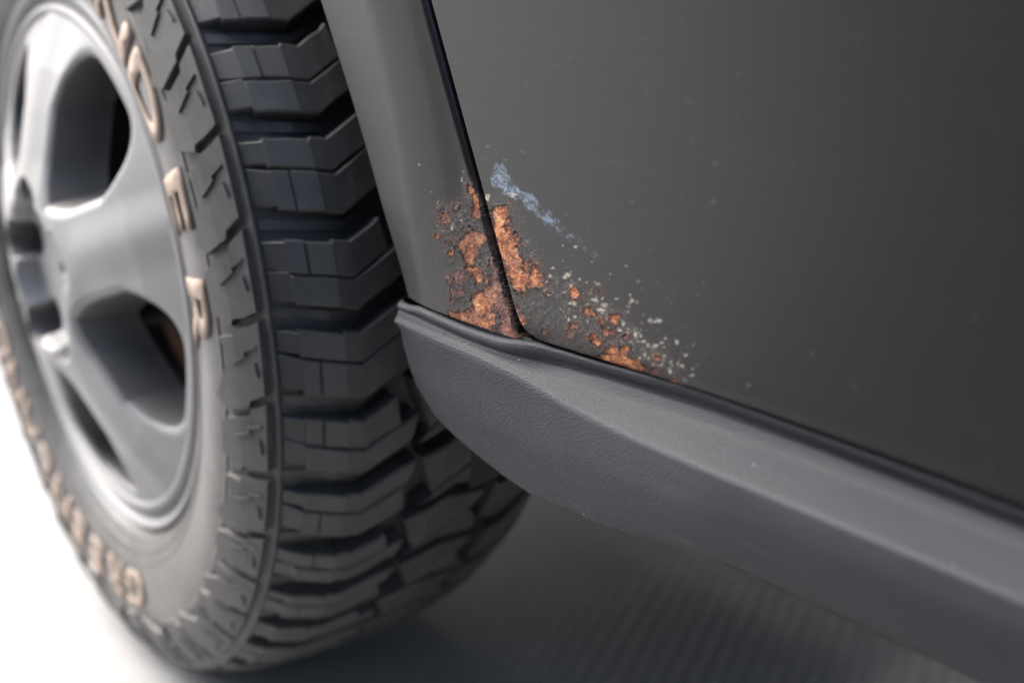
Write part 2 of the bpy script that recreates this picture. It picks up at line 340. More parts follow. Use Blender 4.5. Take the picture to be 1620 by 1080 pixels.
def blemish(X, which):
    """float fields per vertex: rust, crust (orange vs dark), chip, scuff, halo, height in metres."""
    P = to_px(X); x, y = P[:, 0], P[:, 1]
    Wp = P + np.stack([fbm(x / 13, y / 13, 4) * 9, fbm(x / 13 + 40, y / 13 + 9, 4) * 9], 1)
    Wf = P + np.stack([fbm(x / 5, y / 5, 3) * 3, fbm(x / 5 + 40, y / 5 + 9, 3) * 3], 1)
    n1 = fbm(x / 7, y / 7, 4); n2 = fbm(x / 2.2 + 3, y / 2.2, 3); n3 = fbm(x / 22, y / 22, 3)
    z = np.zeros(len(P)); rust = z.copy(); crust = z.copy(); chip = z.copy(); scuff = z.copy(); halo = z.copy(); h = z.copy()
    polys, darks = (FENDER_RUST, FENDER_DARK) if which == 'fender' else (DOOR_RUST, DOOR_DARK)
    dd = np.full(len(P), 99.0)
    for pi, p in enumerate(polys):
        d = sdf_poly(Wp, p) + n2 * 4.2 + n1 * 5.0 + 6.0 * np.clip(n3 - 0.15, 0, 1) - 1.8
        m = sstep(0.7, -0.7, d); rust = np.maximum(rust, m); crust = np.maximum(crust, sstep(2.0, -3.0, d) * (1.0 if which == 'door' and pi >= 3 else 0.45 + 0.55 * sstep(-0.25, 0.2, n3 + 0.5 * n1))); dd = np.minimum(dd, d)
    for p in darks:
        d = sdf_poly(Wp, p) + n2 * 4.5 + n1 * 6.0 - 1.0
        m = sstep(1.6, -1.2, d) * 0.9; rust = np.maximum(rust, m); dd = np.minimum(dd, d)
        crust = np.maximum(crust, m * sstep(-0.1, 0.5, n1 + n3) * 0.5)
    if which == 'fender':
        spots = [(660 + a / 3.3733, 240 + b / 3.375, r / 3.37, k) for a, b, r, k in FENDER_SPOTS]
    else:
        spots = [(820 + a / 4.1533, 380 + b / 4.1538, r / 4.15, k) for a, b, r, k in DOOR_SPOTS7]
    if which == 'door':
        el = np.full(len(P), 99.0)
        for q0, q1 in zip([(815, 497), (822, 524), (836, 541), (853, 550), (900, 564), (940, 575), (1000, 593), (1075, 612)][:-1], [(822, 524), (836, 541), (853, 550), (900, 564), (940, 575), (1000, 593), (1075, 612)]):
            q0, q1 = np.array(q0), np.array(q1); e = q1 - q0; v = P - q0
            el = np.minimum(el, np.linalg.norm(v - np.outer(np.clip(v @ e / (e @ e), 0, 1), e), axis=1))
        m = sstep(1.5, -1.5, el - 2.2 - 9 * n1 - 3 * n2 - 4 * n3) * 0.85
        rust = np.maximum(rust, m); crust = np.maximum(crust, m * (0.35 + 0.65 * sstep(900, 960, x)))
    for a, b, r, k in spots:
        d = np.hypot(Wf[:, 0] - a, (Wf[:, 1] - b)) - r * 0.95 + n2 * 2.6 + n1 * 2.4
        m = sstep(1.0, -1.0, d) * min(1, abs(k) + 0.2)
        if k < 0: h -= 0.0006 * m; rust = np.maximum(rust, m); crust = crust * (1 - m); continue
        rust = np.maximum(rust, m); crust = np.maximum(crust, m * k); dd = np.minimum(dd, d)
    ch = [(660 + a / 3.3733, 240 + b / 3.375, c / 3.37, e / 3.37) for a, b, c, e in CHIPS6]
    if which == 'door': ch = ch[:2] + [(820 + a / 4.1533, 380 + b / 4.1538, c / 4.15, e / 4.15) for a, b, c, e in CHIPS7]
    else: ch = ch[2:]
    rng = np.random.RandomState(3 if which == 'door' else 5)
    if which == 'door':
        for i in range(170):              # fine pinprick chips scattered round the blistered edge
            t = rng.rand() ** 0.8; a = 862 + 225 * t + rng.randn() * 16; b = 428 + 165 * t + rng.randn() * 20
            s = 0.7 + 1.7 * rng.rand() ** 2.2; ch.append((a, b, s, s * (0.6 + 0.5 * rng.rand())))
        for i in range(30):
            a = 800 + 330 * rng.rand(); b = 330 + 280 * rng.rand(); s = 0.5 + 0.6 * rng.rand(); ch.append((a, b, s, s))
    else:
        for i in range(28):
            a = 690 + 90 * rng.rand(); b = 320 + 180 * rng.rand(); s = 0.5 + 0.8 * rng.rand(); ch.append((a, b, s, s))
    faint = [(660 + 950 * rng.rand(), 700 * rng.rand(), 1.2 + 3.0 * rng.rand() ** 2, 0.8 + 0.9 * rng.rand()) for _ in range(150 if which == 'door' else 70)]
    for a, b, rx, ry in faint:
        near_ = (np.abs(x - a) < 12) & (np.abs(y - b) < 12)
        if near_.any():
            q = np.hypot((Wf[near_, 0] - a) / rx, (Wf[near_, 1] - b - 0.15 * (Wf[near_, 0] - a)) / ry)
            chip[near_] = np.maximum(chip[near_], sstep(1.3, 0.4, q) * (0.10 + 0.22 * rng.rand()))
    if which == 'door':
        for a, b, r, k in ((1186, 609, 5, 0.8), (1355, 611, 6, 0), (1570, 740, 9, 0), (1100, 545, 4, 0.3), (1430, 690, 5, 0), (1290, 560, 5, 0)):
            q = np.hypot(x - a, y - b); h += 0.00016 * np.exp(-(q / r) ** 2); m = sstep(2.2, 0.8, q + n2 * 2) * k
            rust = np.maximum(rust, m); crust = np.maximum(crust, m); chip = np.maximum(chip, 0.14 * sstep(3.0, 1.0, np.hypot(x - a + 3, y - b - 2) + n2 * 2))
    for a, b, rx, ry in ch:
        q = np.hypot((Wf[:, 0] - a) / rx, (Wf[:, 1] - b) / ry)
        m = sstep(1.15, 0.75, q + n2 * 0.35); chip = np.maximum(chip, m * min(1, 0.5 + rx * 0.12 + 0.35 * rng.rand()))
    if which == 'door':
        d = sdf_poly(Wp, SCUFF) + n2 * 2.5 + n1 * 3.0
        scuff = sstep(1.0, -1.0, d) * (0.25 + 0.75 * sstep(-0.25, 0.15, n2 * 0.7 + n1 + 0.12))
        d = sdf_poly(Wf, SCUFF_EDGE) + n2 * 2; chip = np.maximum(chip, sstep(0.5, -1.5, d) * sstep(-0.1, 0.3, n1 + n2) * 0.85)
        d = sdf_poly(Wp, TRAIL) + n2 * 6 + n1 * 5
        scuff = np.maximum(scuff, sstep(3, -4, d) * sstep(-0.1, 0.5, n2 + n1) * 0.75)
        top = sdf_poly(P, [(778, 318), (800, 305), (835, 350), (865, 420), (930, 455), (1000, 510), (1065, 570), (1090, 615), (840, 560), (815, 520)])
        halo = sstep(9, -14, top + n1 * 9)
    else:
        top = sdf_poly(P, [(735, 270), (752, 300), (815, 540), (715, 505), (705, 440), (688, 350), (705, 325), (735, 312)])
        halo = sstep(7, -10, top + n1 * 8)
    chip *= (1 - rust * 0.75)
    halo = np.clip(halo * (0.62 + 0.8 * (n1 + n3 * 0.6)), 0, 1)
    if which == 'door':               # the scuff is dragged along one direction
        ca, sa = math.cos(0.72), math.sin(0.72); su, sv = x * ca + y * sa, -x * sa + y * ca
        drag = fbm(su / 16, sv / 2.6, 4) + 0.5 * n2
        scuff = scuff * (0.5 + 0.5 * sstep(-0.35, 0.15, drag)); chip = chip * (0.75 + 0.25 * sstep(-0.3, 0.2, n3 + n1))
    spk = fbm(x / 1.7 + 11, y / 1.7 + 3, 3)
    m = sstep(0.16, 0.30, spk + 0.35 * n1) * np.exp(-np.clip(dd, 0, 99) / 5.5); rust = np.maximum(rust, m); crust = np.maximum(crust, m * sstep(-0.2, 0.3, n3))
    stain = np.exp(-np.clip(dd, 0, 99) / 7.0) * (1 - rust) * np.clip(0.45 + 1.6 * (n1 + 0.5 * n3), 0, 1)
    # relief: crusted rust a little sunken with proud ragged rims, blistered paint around it
    h += -0.00035 * rust + rust * 0.00022 * (n1 * 0.8 + n2) + 0.00032 * np.exp(-(np.clip(dd, 0, 99) / 3.0) ** 2) * (1 - rust)
    h += halo * (1 - rust) * (0.00010 * n1 + 0.00005 * n2 + 0.00018 * n3) - 0.00012 * chip * (1 - rust)
    return dict(rust=rust, crust=crust, chip=chip, scuff=scuff, halo=halo, stain=stain), h

def interp_line(pts, key=2, val=0, y=0.0):      # photo polyline on plane y -> function val(key), linearly continued
    X = np.array([U(a, b, y) for a, b in pts]); o = np.argsort(X[:, key]); k = X[o, key]; v = X[o, val]
    def f(q):
        q = np.asarray(q, float); r = np.interp(q, k, v)
        r = np.where(q < k[0], v[0] + (q - k[0]) * (v[1] - v[0]) / (k[1] - k[0]), r)
        return np.where(q > k[-1], v[-1] + (q - k[-1]) * (v[-1] - v[-3]) / (k[-1] - k[-3]), r)
    return f
DOOR_EDGE = [(679, 0), (695, 63), (713, 120), (727, 164), (746, 240), (770, 335), (779, 372), (789, 405), (804, 450), (814, 492), (822, 525)]
FEND_EDGE = [(674, 0), (690, 63), (708, 120), (721.5, 164), (740, 240), (763, 335), (771, 372), (780.5, 405), (795, 450), (806, 492), (818.5, 535)]
def pfit(pts, deg, key=2, val=0):
    X = np.array([U(a, b) for a, b in pts]); c = np.polyfit(X[:, key], X[:, val], deg)
    return lambda q: np.polyval(c, np.asarray(q, float))
door_x = pfit(DOOR_EDGE, 2); fend_x = pfit(FEND_EDGE, 2)
BOT = [(822, 534), (853, 549), (940, 574), (1000, 592), (1075, 611), (1120, 626), (1300, 692), (1460, 752), (1620, 812)]
door_zb = pfit(BOT, 2, 0, 2)

def door_y(x, z):
    return -0.010 * np.clip(z, -0.1, 1.0) ** 1.0 * 0.35 + 0.02 * z * z + 0.0035 * sstep(0.022, -0.002, z) ** 2
def spaced(fine, nf, far, nc):
    a = np.linspace(0, fine, nf); g = np.linspace(0, 1, nc + 1)[1:]
    step = fine / (nf - 1)
    return np.concatenate([a, fine + step * nc * g + (far - fine - step * nc) * g ** 3])
def build_door():
    us = spaced(0.30, 620, 1.05, 50); vs = spaced(0.205, 420, 0.62, 40)
    Ug, Vg = np.meshgrid(us, vs, indexing='ij')
    r = 0.0125
    corner = np.where(Ug < r, r - np.sqrt(np.clip(r * r - (r - Ug) ** 2, 0, None)), 0)
    # corner rise fades up the panel so rows straighten out
    fall = np.exp(-Vg / 0.012)
    xs = Ug * 1.0
    z = 0.0 + Vg
    x = door_x(np.clip(z, -0.01, 0.25)) + np.where(z > 0.25, (z - 0.25) * -0.20, 0) + xs
    z = door_zb(x) + Vg + corner * fall
    x = door_x(np.clip(z, -0.01, 0.25)) + np.where(z > 0.25, (z - 0.25) * -0.20, 0) + xs
    y = door_y(x, z)
    # rounded hem along the front edge and the bottom edge
    e = np.minimum(Ug, np.where(Vg < 0.02, Vg + 0.0, 9))
    y = y + 0.0016 * np.clip(1 - e / 0.0022, 0, 1) ** 2
    X = np.stack([x, y, z], -1)
    at, h = blemish(X.reshape(-1, 3), 'door')
    edge = sstep(0, 0.0012, e).reshape(-1)
    X[..., 1] -= (h * edge).reshape(Ug.shape)
    nU, nV = Ug.shape
    # hem returns: extra rows going inward
    hem = X.copy()
    pad = np.zeros((nU + 2, nV + 2, 3)); pad[2:, 2:] = X
    pad[2:, 1] = X[:, 0] + (0, 0.0025, 0.0002); pad[2:, 0] = X[:, 0] + (0, 0.012, 0.002)
    pad[1, 2:] = X[0] + (0.0002, 0.0025, 0); pad[0, 2:] = X[0] + (0.001, 0.016, 0)
    pad[1, 1] = X[0, 0] + (0.0002, 0.0025, 0.0002); pad[0, 1] = X[0, 0] + (0.001, 0.014, 0.0005); pad[1, 0] = X[0, 0] + (0.0005, 0.012, 0.002); pad[0, 0] = X[0, 0] + (0.001, 0.016, 0.002)
    A = {}
    for k, a in at.items():
        a = a.reshape(nU, nV); b = np.zeros((nU + 2, nV + 2)); b[2:, 2:] = a
        b[:2, 2:] = a[0]; b[2:, :2] = a[:, :1]; b[:2, :2] = a[0, 0]; A[k] = b
    return link('door', grid_mesh('door', pad, PAINT, attrs=A), car)
build_door()

ARCH = [(510, 0), (528, 58), (545, 112), (563, 172), (580, 228), (597, 285), (612, 340), (627, 395), (641, 445), (651, 478)]
FBOT = [(650, 473), (680, 486), (715, 500), (760, 518), (790, 529), (820, 538)]
FACET = [(590, 0), (600, 60), (618, 140), (634, 210), (647, 280), (657, 350), (663, 420), (668, 480)]
facet_x = pfit(FACET, 2)
def facet_y(t, z):                     # t = distance forward of the bend: the wing swells outward, then its lip turns away forward
    return 0.12 * np.where(t < -0.006, 0, np.where(t < 0.006, (t + 0.006) ** 2 / 0.024, t)) - 0.006 * sstep(-0.075, 0.004, t) * (0.25 + 0.75 * sstep(-0.01, 0.06, z)) * sstep(-0.075, -0.03, t)
def _arch():
    P = []
    for a, b in ARCH:
        y = 0.0
        for _ in range(12):
            q = U(a, b, y); y = float(facet_y(facet_x(q[2]) + 0.004 - q[0], q[2])) - 0.0035 * q[2] + 0.02 * q[2] ** 2 + 0.002
        P.append(q)
    P = np.array(P); c = np.polyfit(P[:, 2], P[:, 0], 3)
    return lambda q: np.polyval(c, np.asarray(q, float))
arch_fit = _arch(); fb = pfit(FBOT, 2, 0, 2)
def arch_x(z):
    z = np.asarray(z, float)
    lo = arch_fit(np.clip(z, -0.02, 0.165))
    return lo + np.where(z > 0.165, (z - 0.165) * -0.62 - 1.2 * (z - 0.165) ** 2, 0)
def build_fender():
    vs = spaced(0.185, 330, 0.55, 30); us = np.linspace(0, 1, 190)
    Sg, Vg = np.meshgrid(us, vs, indexing='ij')
    z = Vg - 0.002
    for _ in range(4):
        xa = arch_x(z); xb = fend_x(np.clip(z, -0.01, 0.25)) + np.where(z > 0.25, (z - 0.25) * -0.20, 0)
        x = xa + (xb - xa) * Sg
        z = fb(np.clip(x, -0.2, 0.03)) * np.exp(-Vg / 0.08) + Vg
    fx = facet_x(np.clip(z, -0.02, 0.19)) + np.where(z > 0.19, (z - 0.19) * -0.3, 0)
    t = fx + 0.004 - x
    y = -0.0035 * np.clip(z, 0, 1) + 0.02 * z * z + facet_y(t, z)
    y = y + 0.0022 * np.clip(1 - (xb - x) / 0.0030, 0, 1) ** 2 + 0.002 * np.clip(1 - (x - xa) / 0.0022, 0, 1) ** 2
    X = np.stack([x, y, z], -1)
    at, h = blemish(X.reshape(-1, 3), 'fender')
    ed = sstep(0, 0.0012, np.minimum(xb - x, x - xa)).reshape(-1)
    X[..., 1] -= (h * ed).reshape(z.shape)
    nU, nV = z.shape
    pad = np.zeros((nU + 4, nV + 1, 3)); pad[2:-2, 1:] = X
    pad[2:-2, 0] = X[:, 0] + (0, 0.012, 0.0005)
    pad[1, 1:] = X[0] + (0.0002, 0.002, 0); pad[0, 1:] = X[0] + (0.004, 0.022, 0)
    pad[-2, 1:] = X[-1] + (-0.0002, 0.003, 0); pad[-1, 1:] = X[-1] + (-0.001, 0.016, 0)
    pad[:2, 0] = pad[:2, 1]; pad[-2:, 0] = pad[-2:, 1]
    A = {}
    for k, a in at.items():
        a = a.reshape(nU, nV); b = np.zeros((nU + 4, nV + 1)); b[2:-2, 1:] = a; b[2:-2, 0] = a[:, 0]; b[:2, 1:] = a[0]; b[-2:, 1:] = a[-1]; A[k] = b
    return link('fender', grid_mesh('fender', pad, PAINT, attrs=A), car)
build_fender()

def build_seal():       # black rubber strip down inside the door gap, and the rusty pillar foot behind it
    zs = np.linspace(-0.012, 0.5, 60); n = 9
    V = np.zeros((60, n, 3))
    for j, a in enumerate(np.linspace(-1, 1, n)):
        V[:, j, 0] = (door_x(np.clip(zs, -0.01, 0.25)) + fend_x(np.clip(zs, -0.01, 0.25))) / 2 + np.where(zs > 0.25, (zs - 0.25) * -0.2, 0) + a * 0.009
        V[:, j, 1] = 0.0135 + 0.002 * a * a + 0.02 * zs * zs
        V[:, j, 2] = zs
    link('door_seal', grid_mesh('door_seal', V, BLACK), car)
build_seal()

# ---- sill trim: one swept moulding with a grooved lip at the front
def build_trim():
    def curve(pts, y, zoff=0.0):
        X = np.array([U(a, b, (y(a) if callable(y) else y)) for a, b in pts]); return X
    st = lambda a, p, q: float(sstep(p, q, a))
    def ys(ks, vs):                   # smooth depth law along the moulding
        g = np.linspace(600, 1700, 400); v = np.interp(g, ks, vs); kk = np.hanning(31); kk /= kk.sum()
        v = np.convolve(np.pad(v, 15, mode='edge'), kk, 'valid'); return lambda q: float(np.interp(q, g, v))
    y_hi = ys([634, 700, 800, 940, 1120], [-0.0068, -0.0068, -0.0046, 0.0006, 0.0016])
    d_lo = ys([634, 760, 840, 882, 942, 1007, 1107, 1300, 1620], [0.0008, 0.002, 0.004, 0.0090, 0.0130, 0.0170, 0.0215, 0.0235, 0.024])
    y_mid = ys([634, 700, 800, 880, 942, 1107, 1300, 1620], [-0.0030, -0.0072, -0.0102, -0.0130, -0.0155, -0.0225, -0.0235, -0.0238])
    y_bot = ys([634, 660, 700, 760, 845, 950, 1120, 1550], [0.0040, 0.0030, 0.0005, -0.0030, -0.0070, -0.0110, -0.0150, -0.0155])
    lip = curve([(648, 485), (660, 486), (700, 503), (730, 516), (760, 527), (800, 539), (818, 541), (834, 538), (860, 548), (940, 572), (1075, 609), (1120, 624), (1300, 690), (1620, 810)], lambda a: -0.003 if a < 806 else (0.0036 if a > 885 else -0.003 + 0.0066 * float(sstep(806, 885, a))))
    vall = curve([(644, 496), (660, 503), (700, 523), (760, 548), (800, 560), (840, 570), (900, 587), (960, 602), (1040, 628), (1120, 652), (1300, 718), (1620, 842)], ys([634, 720, 810, 900, 1000], [-0.0042, -0.0042, -0.0026, 0.0046, 0.0054]))
    hi = curve([(634, 508), (660, 519), (695, 534), (757, 557), (820, 581), (867, 597), (913, 612), (960, 627), (1038, 650), (1107, 670), (1300, 741), (1620, 866)], y_hi)
    lo = curve([(633, 512), (660, 525), (695, 541), (757, 566), (800, 586), (834, 602), (882, 633), (942, 664), (1007, 696), (1107, 739), (1300, 820), (1620, 953)], lambda q: y_hi(q) - d_lo(q))
    mid = curve([(634, 516), (660, 570), (700, 620), (760, 665), (840, 705), (900, 730), (1000, 765), (1120, 805), (1300, 872), (1620, 1000)], y_mid)
    bot = curve([(634, 520), (638, 545), (645, 575), (660, 612), (690, 660), (720, 690), (760, 724), (800, 755), (845, 785), (900, 807), (944, 827), (998, 842), (1087, 869), (1167, 900), (1256, 940), (1478, 1042), (1551, 1077)], y_bot)
    x0 = -0.1055
    xs = np.concatenate([x0 + 0.02 * np.linspace(0, 1, 40) ** 1.8, np.linspace(x0 + 0.0205, 0.30, 330), np.linspace(0.31, 1.0, 30)])
    def at(c, x):
        o = np.argsort(c[:, 0]); k = c[o, 0]
        res = []
        for d in (1, 2):
            v = np.interp(x, k, c[o, d])
            sl = (c[o, d][-1] - c[o, d][-3]) / (k[-1] - k[-3]) if d == 2 else 0
            res.append(np.where(x > k[-1], c[o, d][-1] + (x - k[-1]) * sl * 0.3, v))
        return np.array(res)
    def sm(v, k=9):
        p = np.pad(v, k, mode='edge'); return np.convolve(p, np.ones(2 * k + 1) / (2 * k + 1), 'valid')
    C = [at(c, xs) for c in (lip, vall, hi, lo, mid, bot)]
    for i, c in enumerate(C):
        if i < 5: c[1, 45:-32] = sm(c[1])[45:-32]
        c[0] = sm(sm(c[0]))
        if 0 < i < 5:
            c[1, 12:-31] = sm(sm(c[1]))[12:-31]
    L_, Va, Hi, Lo, Mi, Bo = C
    # keep the order from top to bottom at the narrow front end
    def lim(c, up, gap): c[1] = np.minimum(c[1], up[1] - gap)
    lim(Va, L_, 0.002); lim(Hi, Va, 0.002); lim(Lo, Hi, 0.0008); lim(Mi, Lo, 0.0006); lim(Bo, Mi, 0.0004)
    secs = []
    front = sstep(0.004, -0.012, xs)                                    # 1 where the lip is free of the door
    bead = sstep(0.030, 0.0, xs)
    for i in range(len(xs)):
        P = []
        def add(y, z): P.append((y, z))
        ly, lz = L_[0, i], L_[1, i]
        add(ly + 0.030, lz - 0.012); add(ly + 0.0085, lz - 0.0060); add(ly + 0.0048, lz - 0.0035 * front[i])
        add(ly + 0.0032, lz - 0.0004); fb_ = 0.15 + 0.85 * bead[i]
        add(ly + 0.0012, lz + 0.0006); add(ly - 0.0008 * fb_, lz - 0.0001); add(ly - 0.0020 * fb_, lz - 0.0016)
        vy, vz = Va[0, i], Va[1, i]; hy, hz = Hi[0, i], Hi[1, i]
        r1 = (lz - 0.0016 - vz); 
        add((ly - 0.0017) * bead[i] + (1 - bead[i]) * (ly * 0.5 + vy * 0.5), lz - 0.0016 - 0.45 * r1)
        add(vy + 0.0012, vz + 0.0010); add(vy, vz)
        add(vy * 0.5 + hy * 0.5 + 0.0004, vz * 0.5 + hz * 0.5); add(hy + 0.0010, hz + 0.0009); add(hy, hz)
        oy, oz = Lo[0, i], Lo[1, i]; my, mz = Mi[0, i], Mi[1, i]; by, bz = Bo[0, i], Bo[1, i]
        for t in (0.15, 0.5, 0.85): add(hy + (oy - hy) * t, hz + (oz - hz) * t)
        add(oy, oz)
        for t in (0.12, 0.5, 0.85): add(oy + (my - oy) * t - 0.0003, oz + (mz - oz) * t)
        add(my, mz)
        for t in (0.15, 0.4, 0.65, 0.85, 0.95): add(my + (by - my) * t ** 1.5, mz + (bz - mz) * t)
        add(by, bz); add(by + 0.0012, bz - 0.0008); add(by + 0.004, bz - 0.0006); add(by + 0.045, bz + 0.006)
        secs.append(P)
    S = np.array(secs); n = S.shape[1]
    V = np.zeros((len(xs), n, 3)); V[..., 0] = xs[:, None]; V[..., 1] = S[..., 0]; V[..., 2] = S[..., 1]
    # rounded front end: the last stations curl inward
    e = np.clip(1 - (xs - x0) / 0.0035, 0, 1) ** 2
    V[..., 1] += e[:, None] * 0.003
    # the lower nose follows the wheel arch: its edge turns inwards
    scr = np.clip((Mi[1][:, None] - V[..., 2]) / 0.03, 0, 1)
    cap = V[:1].copy(); cap[..., 1] += 0.03; cap[..., 0] += 0.003
    V = np.concatenate([cap, V]); scr = np.concatenate([scr[:1], scr])
    return link('sill_trim', grid_mesh('sill_trim', V, PLASTIC, flip=True, attrs={'scrape': scr}), car)
build_trim()

def box_mesh(name, lo, hi, mat, bev=0.0):
    bm = bmesh.new(); bmesh.ops.create_cube(bm, size=1)
    for v in bm.verts: v.co = Vector([(lo[k] + hi[k]) / 2 + v.co[k] * (hi[k] - lo[k]) for k in range(3)])
    if bev: bmesh.ops.bevel(bm, geom=bm.edges[:], offset=bev, segments=2, affect='EDGES')
    me = bpy.data.meshes.new(name); bm.to_mesh(me); bm.free(); me.materials.append(mat); return me
def build_under():
    # arch liner round the wheel, floor pan, sill box behind the trim, inner body side
    n = 60; th = np.linspace(math.radians(-8), math.radians(190), n); ys = np.linspace(0.02, 0.42, 8)
    V = np.zeros((n, 8, 3))
    for j, yy in enumerate(ys):
        V[:, j, 0] = -0.53 + 0.46 * np.cos(th); V[:, j, 1] = yy; V[:, j, 2] = -0.06 + 0.44 * np.sin(th)
    link('arch_liner', grid_mesh('arch_liner', V, LINER, flip=True), car)
    link('inner_wing', box_mesh('inner_wing', (-1.1, 0.43, -0.16), (-0.04, 0.46, 0.5), LINER), car)
    link('inner_sill', box_mesh('inner_sill', (-0.06, 0.030, -0.070), (1.1, 0.16, -0.012), UNDER, 0.004), car)
    link('floor_pan', box_mesh('floor_pan', (-0.03, 0.17, -0.10), (2.2, 1.6, -0.07), UNDER, 0.004), car)
    link('inner_body', box_mesh('inner_body', (-0.03, 0.06, -0.005), (1.1, 0.09, 0.55), LINER), car)
    link('undertray', box_mesh('undertray', (-1.3, 0.34, -0.27), (-0.50, 1.5, -0.25), LINER, 0.004), car)
    link('subframe', box_mesh('subframe', (-1.1, 0.47, -0.14), (-0.05, 1.5, -0.10), LINER, 0.004), car)
build_under()

# ------------------------------------------------------------------ wheel (local x rearward, y inboard, z up)
E1 = (0.99397622, -0.10959598, 0.0); AX = (0.10955906, 0.99364145, -0.02595145); E2 = (0.00284417, 0.02579512, 0.9996632)
wheel = bpy.data.objects.new('wheel', None); COL.objects.link(wheel); wheel.empty_display_size = 0.3
wheel.parent = car; wheel.matrix_parent_inverse = car.matrix_world.inverted()
wheel.matrix_world = mat4((-0.52049992, -0.00383589, -0.07328217), (E1, AX, E2))
bpy.context.view_layer.update()
def wl(name, me): return link(name, me, wheel, keep=False)

WT = 0.226                                     # tread width
SIDE = smooth_poly([(0.012, 0.2165), (0.0035, 0.222), (-0.004, 0.2295), (-0.0105, 0.2415), (-0.0150, 0.256), (-0.0168, 0.270), (-0.0162, 0.283), (-0.0130, 0.298), (-0.0095, 0.311), (-0.0045, 0.3235), (0.0, 0.3335)], 6)
def build_tyre():
    prof = [tuple(p) for p in SIDE]
    prof += [(-0.0002, 0.3352), (0.0008, 0.3364), (0.0022, 0.3364), (0.0032, 0.3352), (0.004, 0.332)]    # the rib on the shoulder
    prof += [(0.0055, 0.3315), (0.02, 0.333), (0.05, 0.337), (0.1, 0.3395), (WT - 0.05, 0.337), (WT - 0.02, 0.335)]
    prof += [(WT - a, b) for a, b in [(0.0, 0.3335), (-0.0095, 0.311), (-0.0168, 0.27), (-0.0105, 0.2415), (0.012, 0.2165)]]
    me = grid_mesh('tyre', lathe(prof, 300), SIDEWALL, wrap=True); me.materials.append(RUBBER)
    for p in me.polygons:
        if math.hypot(p.center.x, p.center.z) > 0.2985: p.material_index = 1
    wl('tyre', me)
    # thin moulded rings on the sidewall
    for r0, wv in ((0.2365, 0.0009), (0.2455, 0.0007), (0.291, 0.0008)):
        c = np.interp(r0, SIDE[:, 1], SIDE[:, 0])
        p = [(c + 0.001, r0 - 0.0022), (c - wv, r0 - 0.0008), (c - wv, r0 + 0.0008), (c + 0.001, r0 + 0.0022)]
        wl('sidewall_rib', grid_mesh('sidewall_rib', lathe(p, 220), SIDEWALL, wrap=True))
build_tyre()

def r_top(wv):
    return np.interp(wv, [0.0045, 0.016, 0.0165, 0.043, 0.0435, 0.088, 0.112, WT - 0.088, WT - 0.043, WT - 0.016, WT - 0.0045],
                     [0.3340, 0.3418, 0.3432, 0.3512, 0.3500, 0.3542, 0.3550, 0.3542, 0.3508, 0.3420, 0.3350])
def gline(wv):          # lateral groove course: tangential shift (m) against axial position
    return np.interp(wv, [0, 0.02, 0.055, 0.088, 0.112, 0.138, 0.171, 0.206, 0.226], [0, -0.004, -0.0125, 0.004, 0.012, 0.004, -0.0125, -0.004, 0])
RB = 0.330
def lug_mesh(name, lo, hi, ws, notch=(), sk0=0.0, sk1=0.0):
    """a tread block between tangential edges lo(w) and hi(w); ws = axial stations."""
    V, F = [], []; m = 4
    ws = list(ws)
    rg = random.Random(name + str(round(lo(ws[0]), 5)) + str(len(ws)))
    for wv in ws:
        a, b = lo(wv) + rg.uniform(-0.0005, 0.0005), hi(wv) + rg.uniform(-0.0005, 0.0005); rt = float(r_top(wv)) + rg.uniform(-0.0004, 0.0003)
        for n_ in notch:
            if abs(wv - n_) < 0.0008: rt -= 0.0035
        for t, r in ((a - 0.0012, RB), (a, rt - 0.0012), (a + 0.0013, rt), (b - 0.0013, rt), (b, rt - 0.0012), (b + 0.0012, RB)):
            ang = t / 0.345; fr = (t - a) / max(1e-6, b - a) - 0.5
            we = wv + (sk0 * fr if wv == ws[0] else sk1 * fr if wv == ws[-1] else 0) + (0.0011 if wv == ws[-1] and r == RB else -0.0011 if wv == ws[0] and r == RB else 0)
            V.append((r * math.cos(ang), we, r * math.sin(ang)))
    k = 6
    for i in range(len(ws) - 1):
        for j in range(k - 1): F.append((i * k + j, i * k + j + 1, (i + 1) * k + j + 1, (i + 1) * k + j))
    F.append(tuple(range(k - 1, -1, -1))); e = (len(ws) - 1) * k; F.append(tuple(range(e, e + k)))
    return mesh(name, V, F, RUBBER, smooth=False)
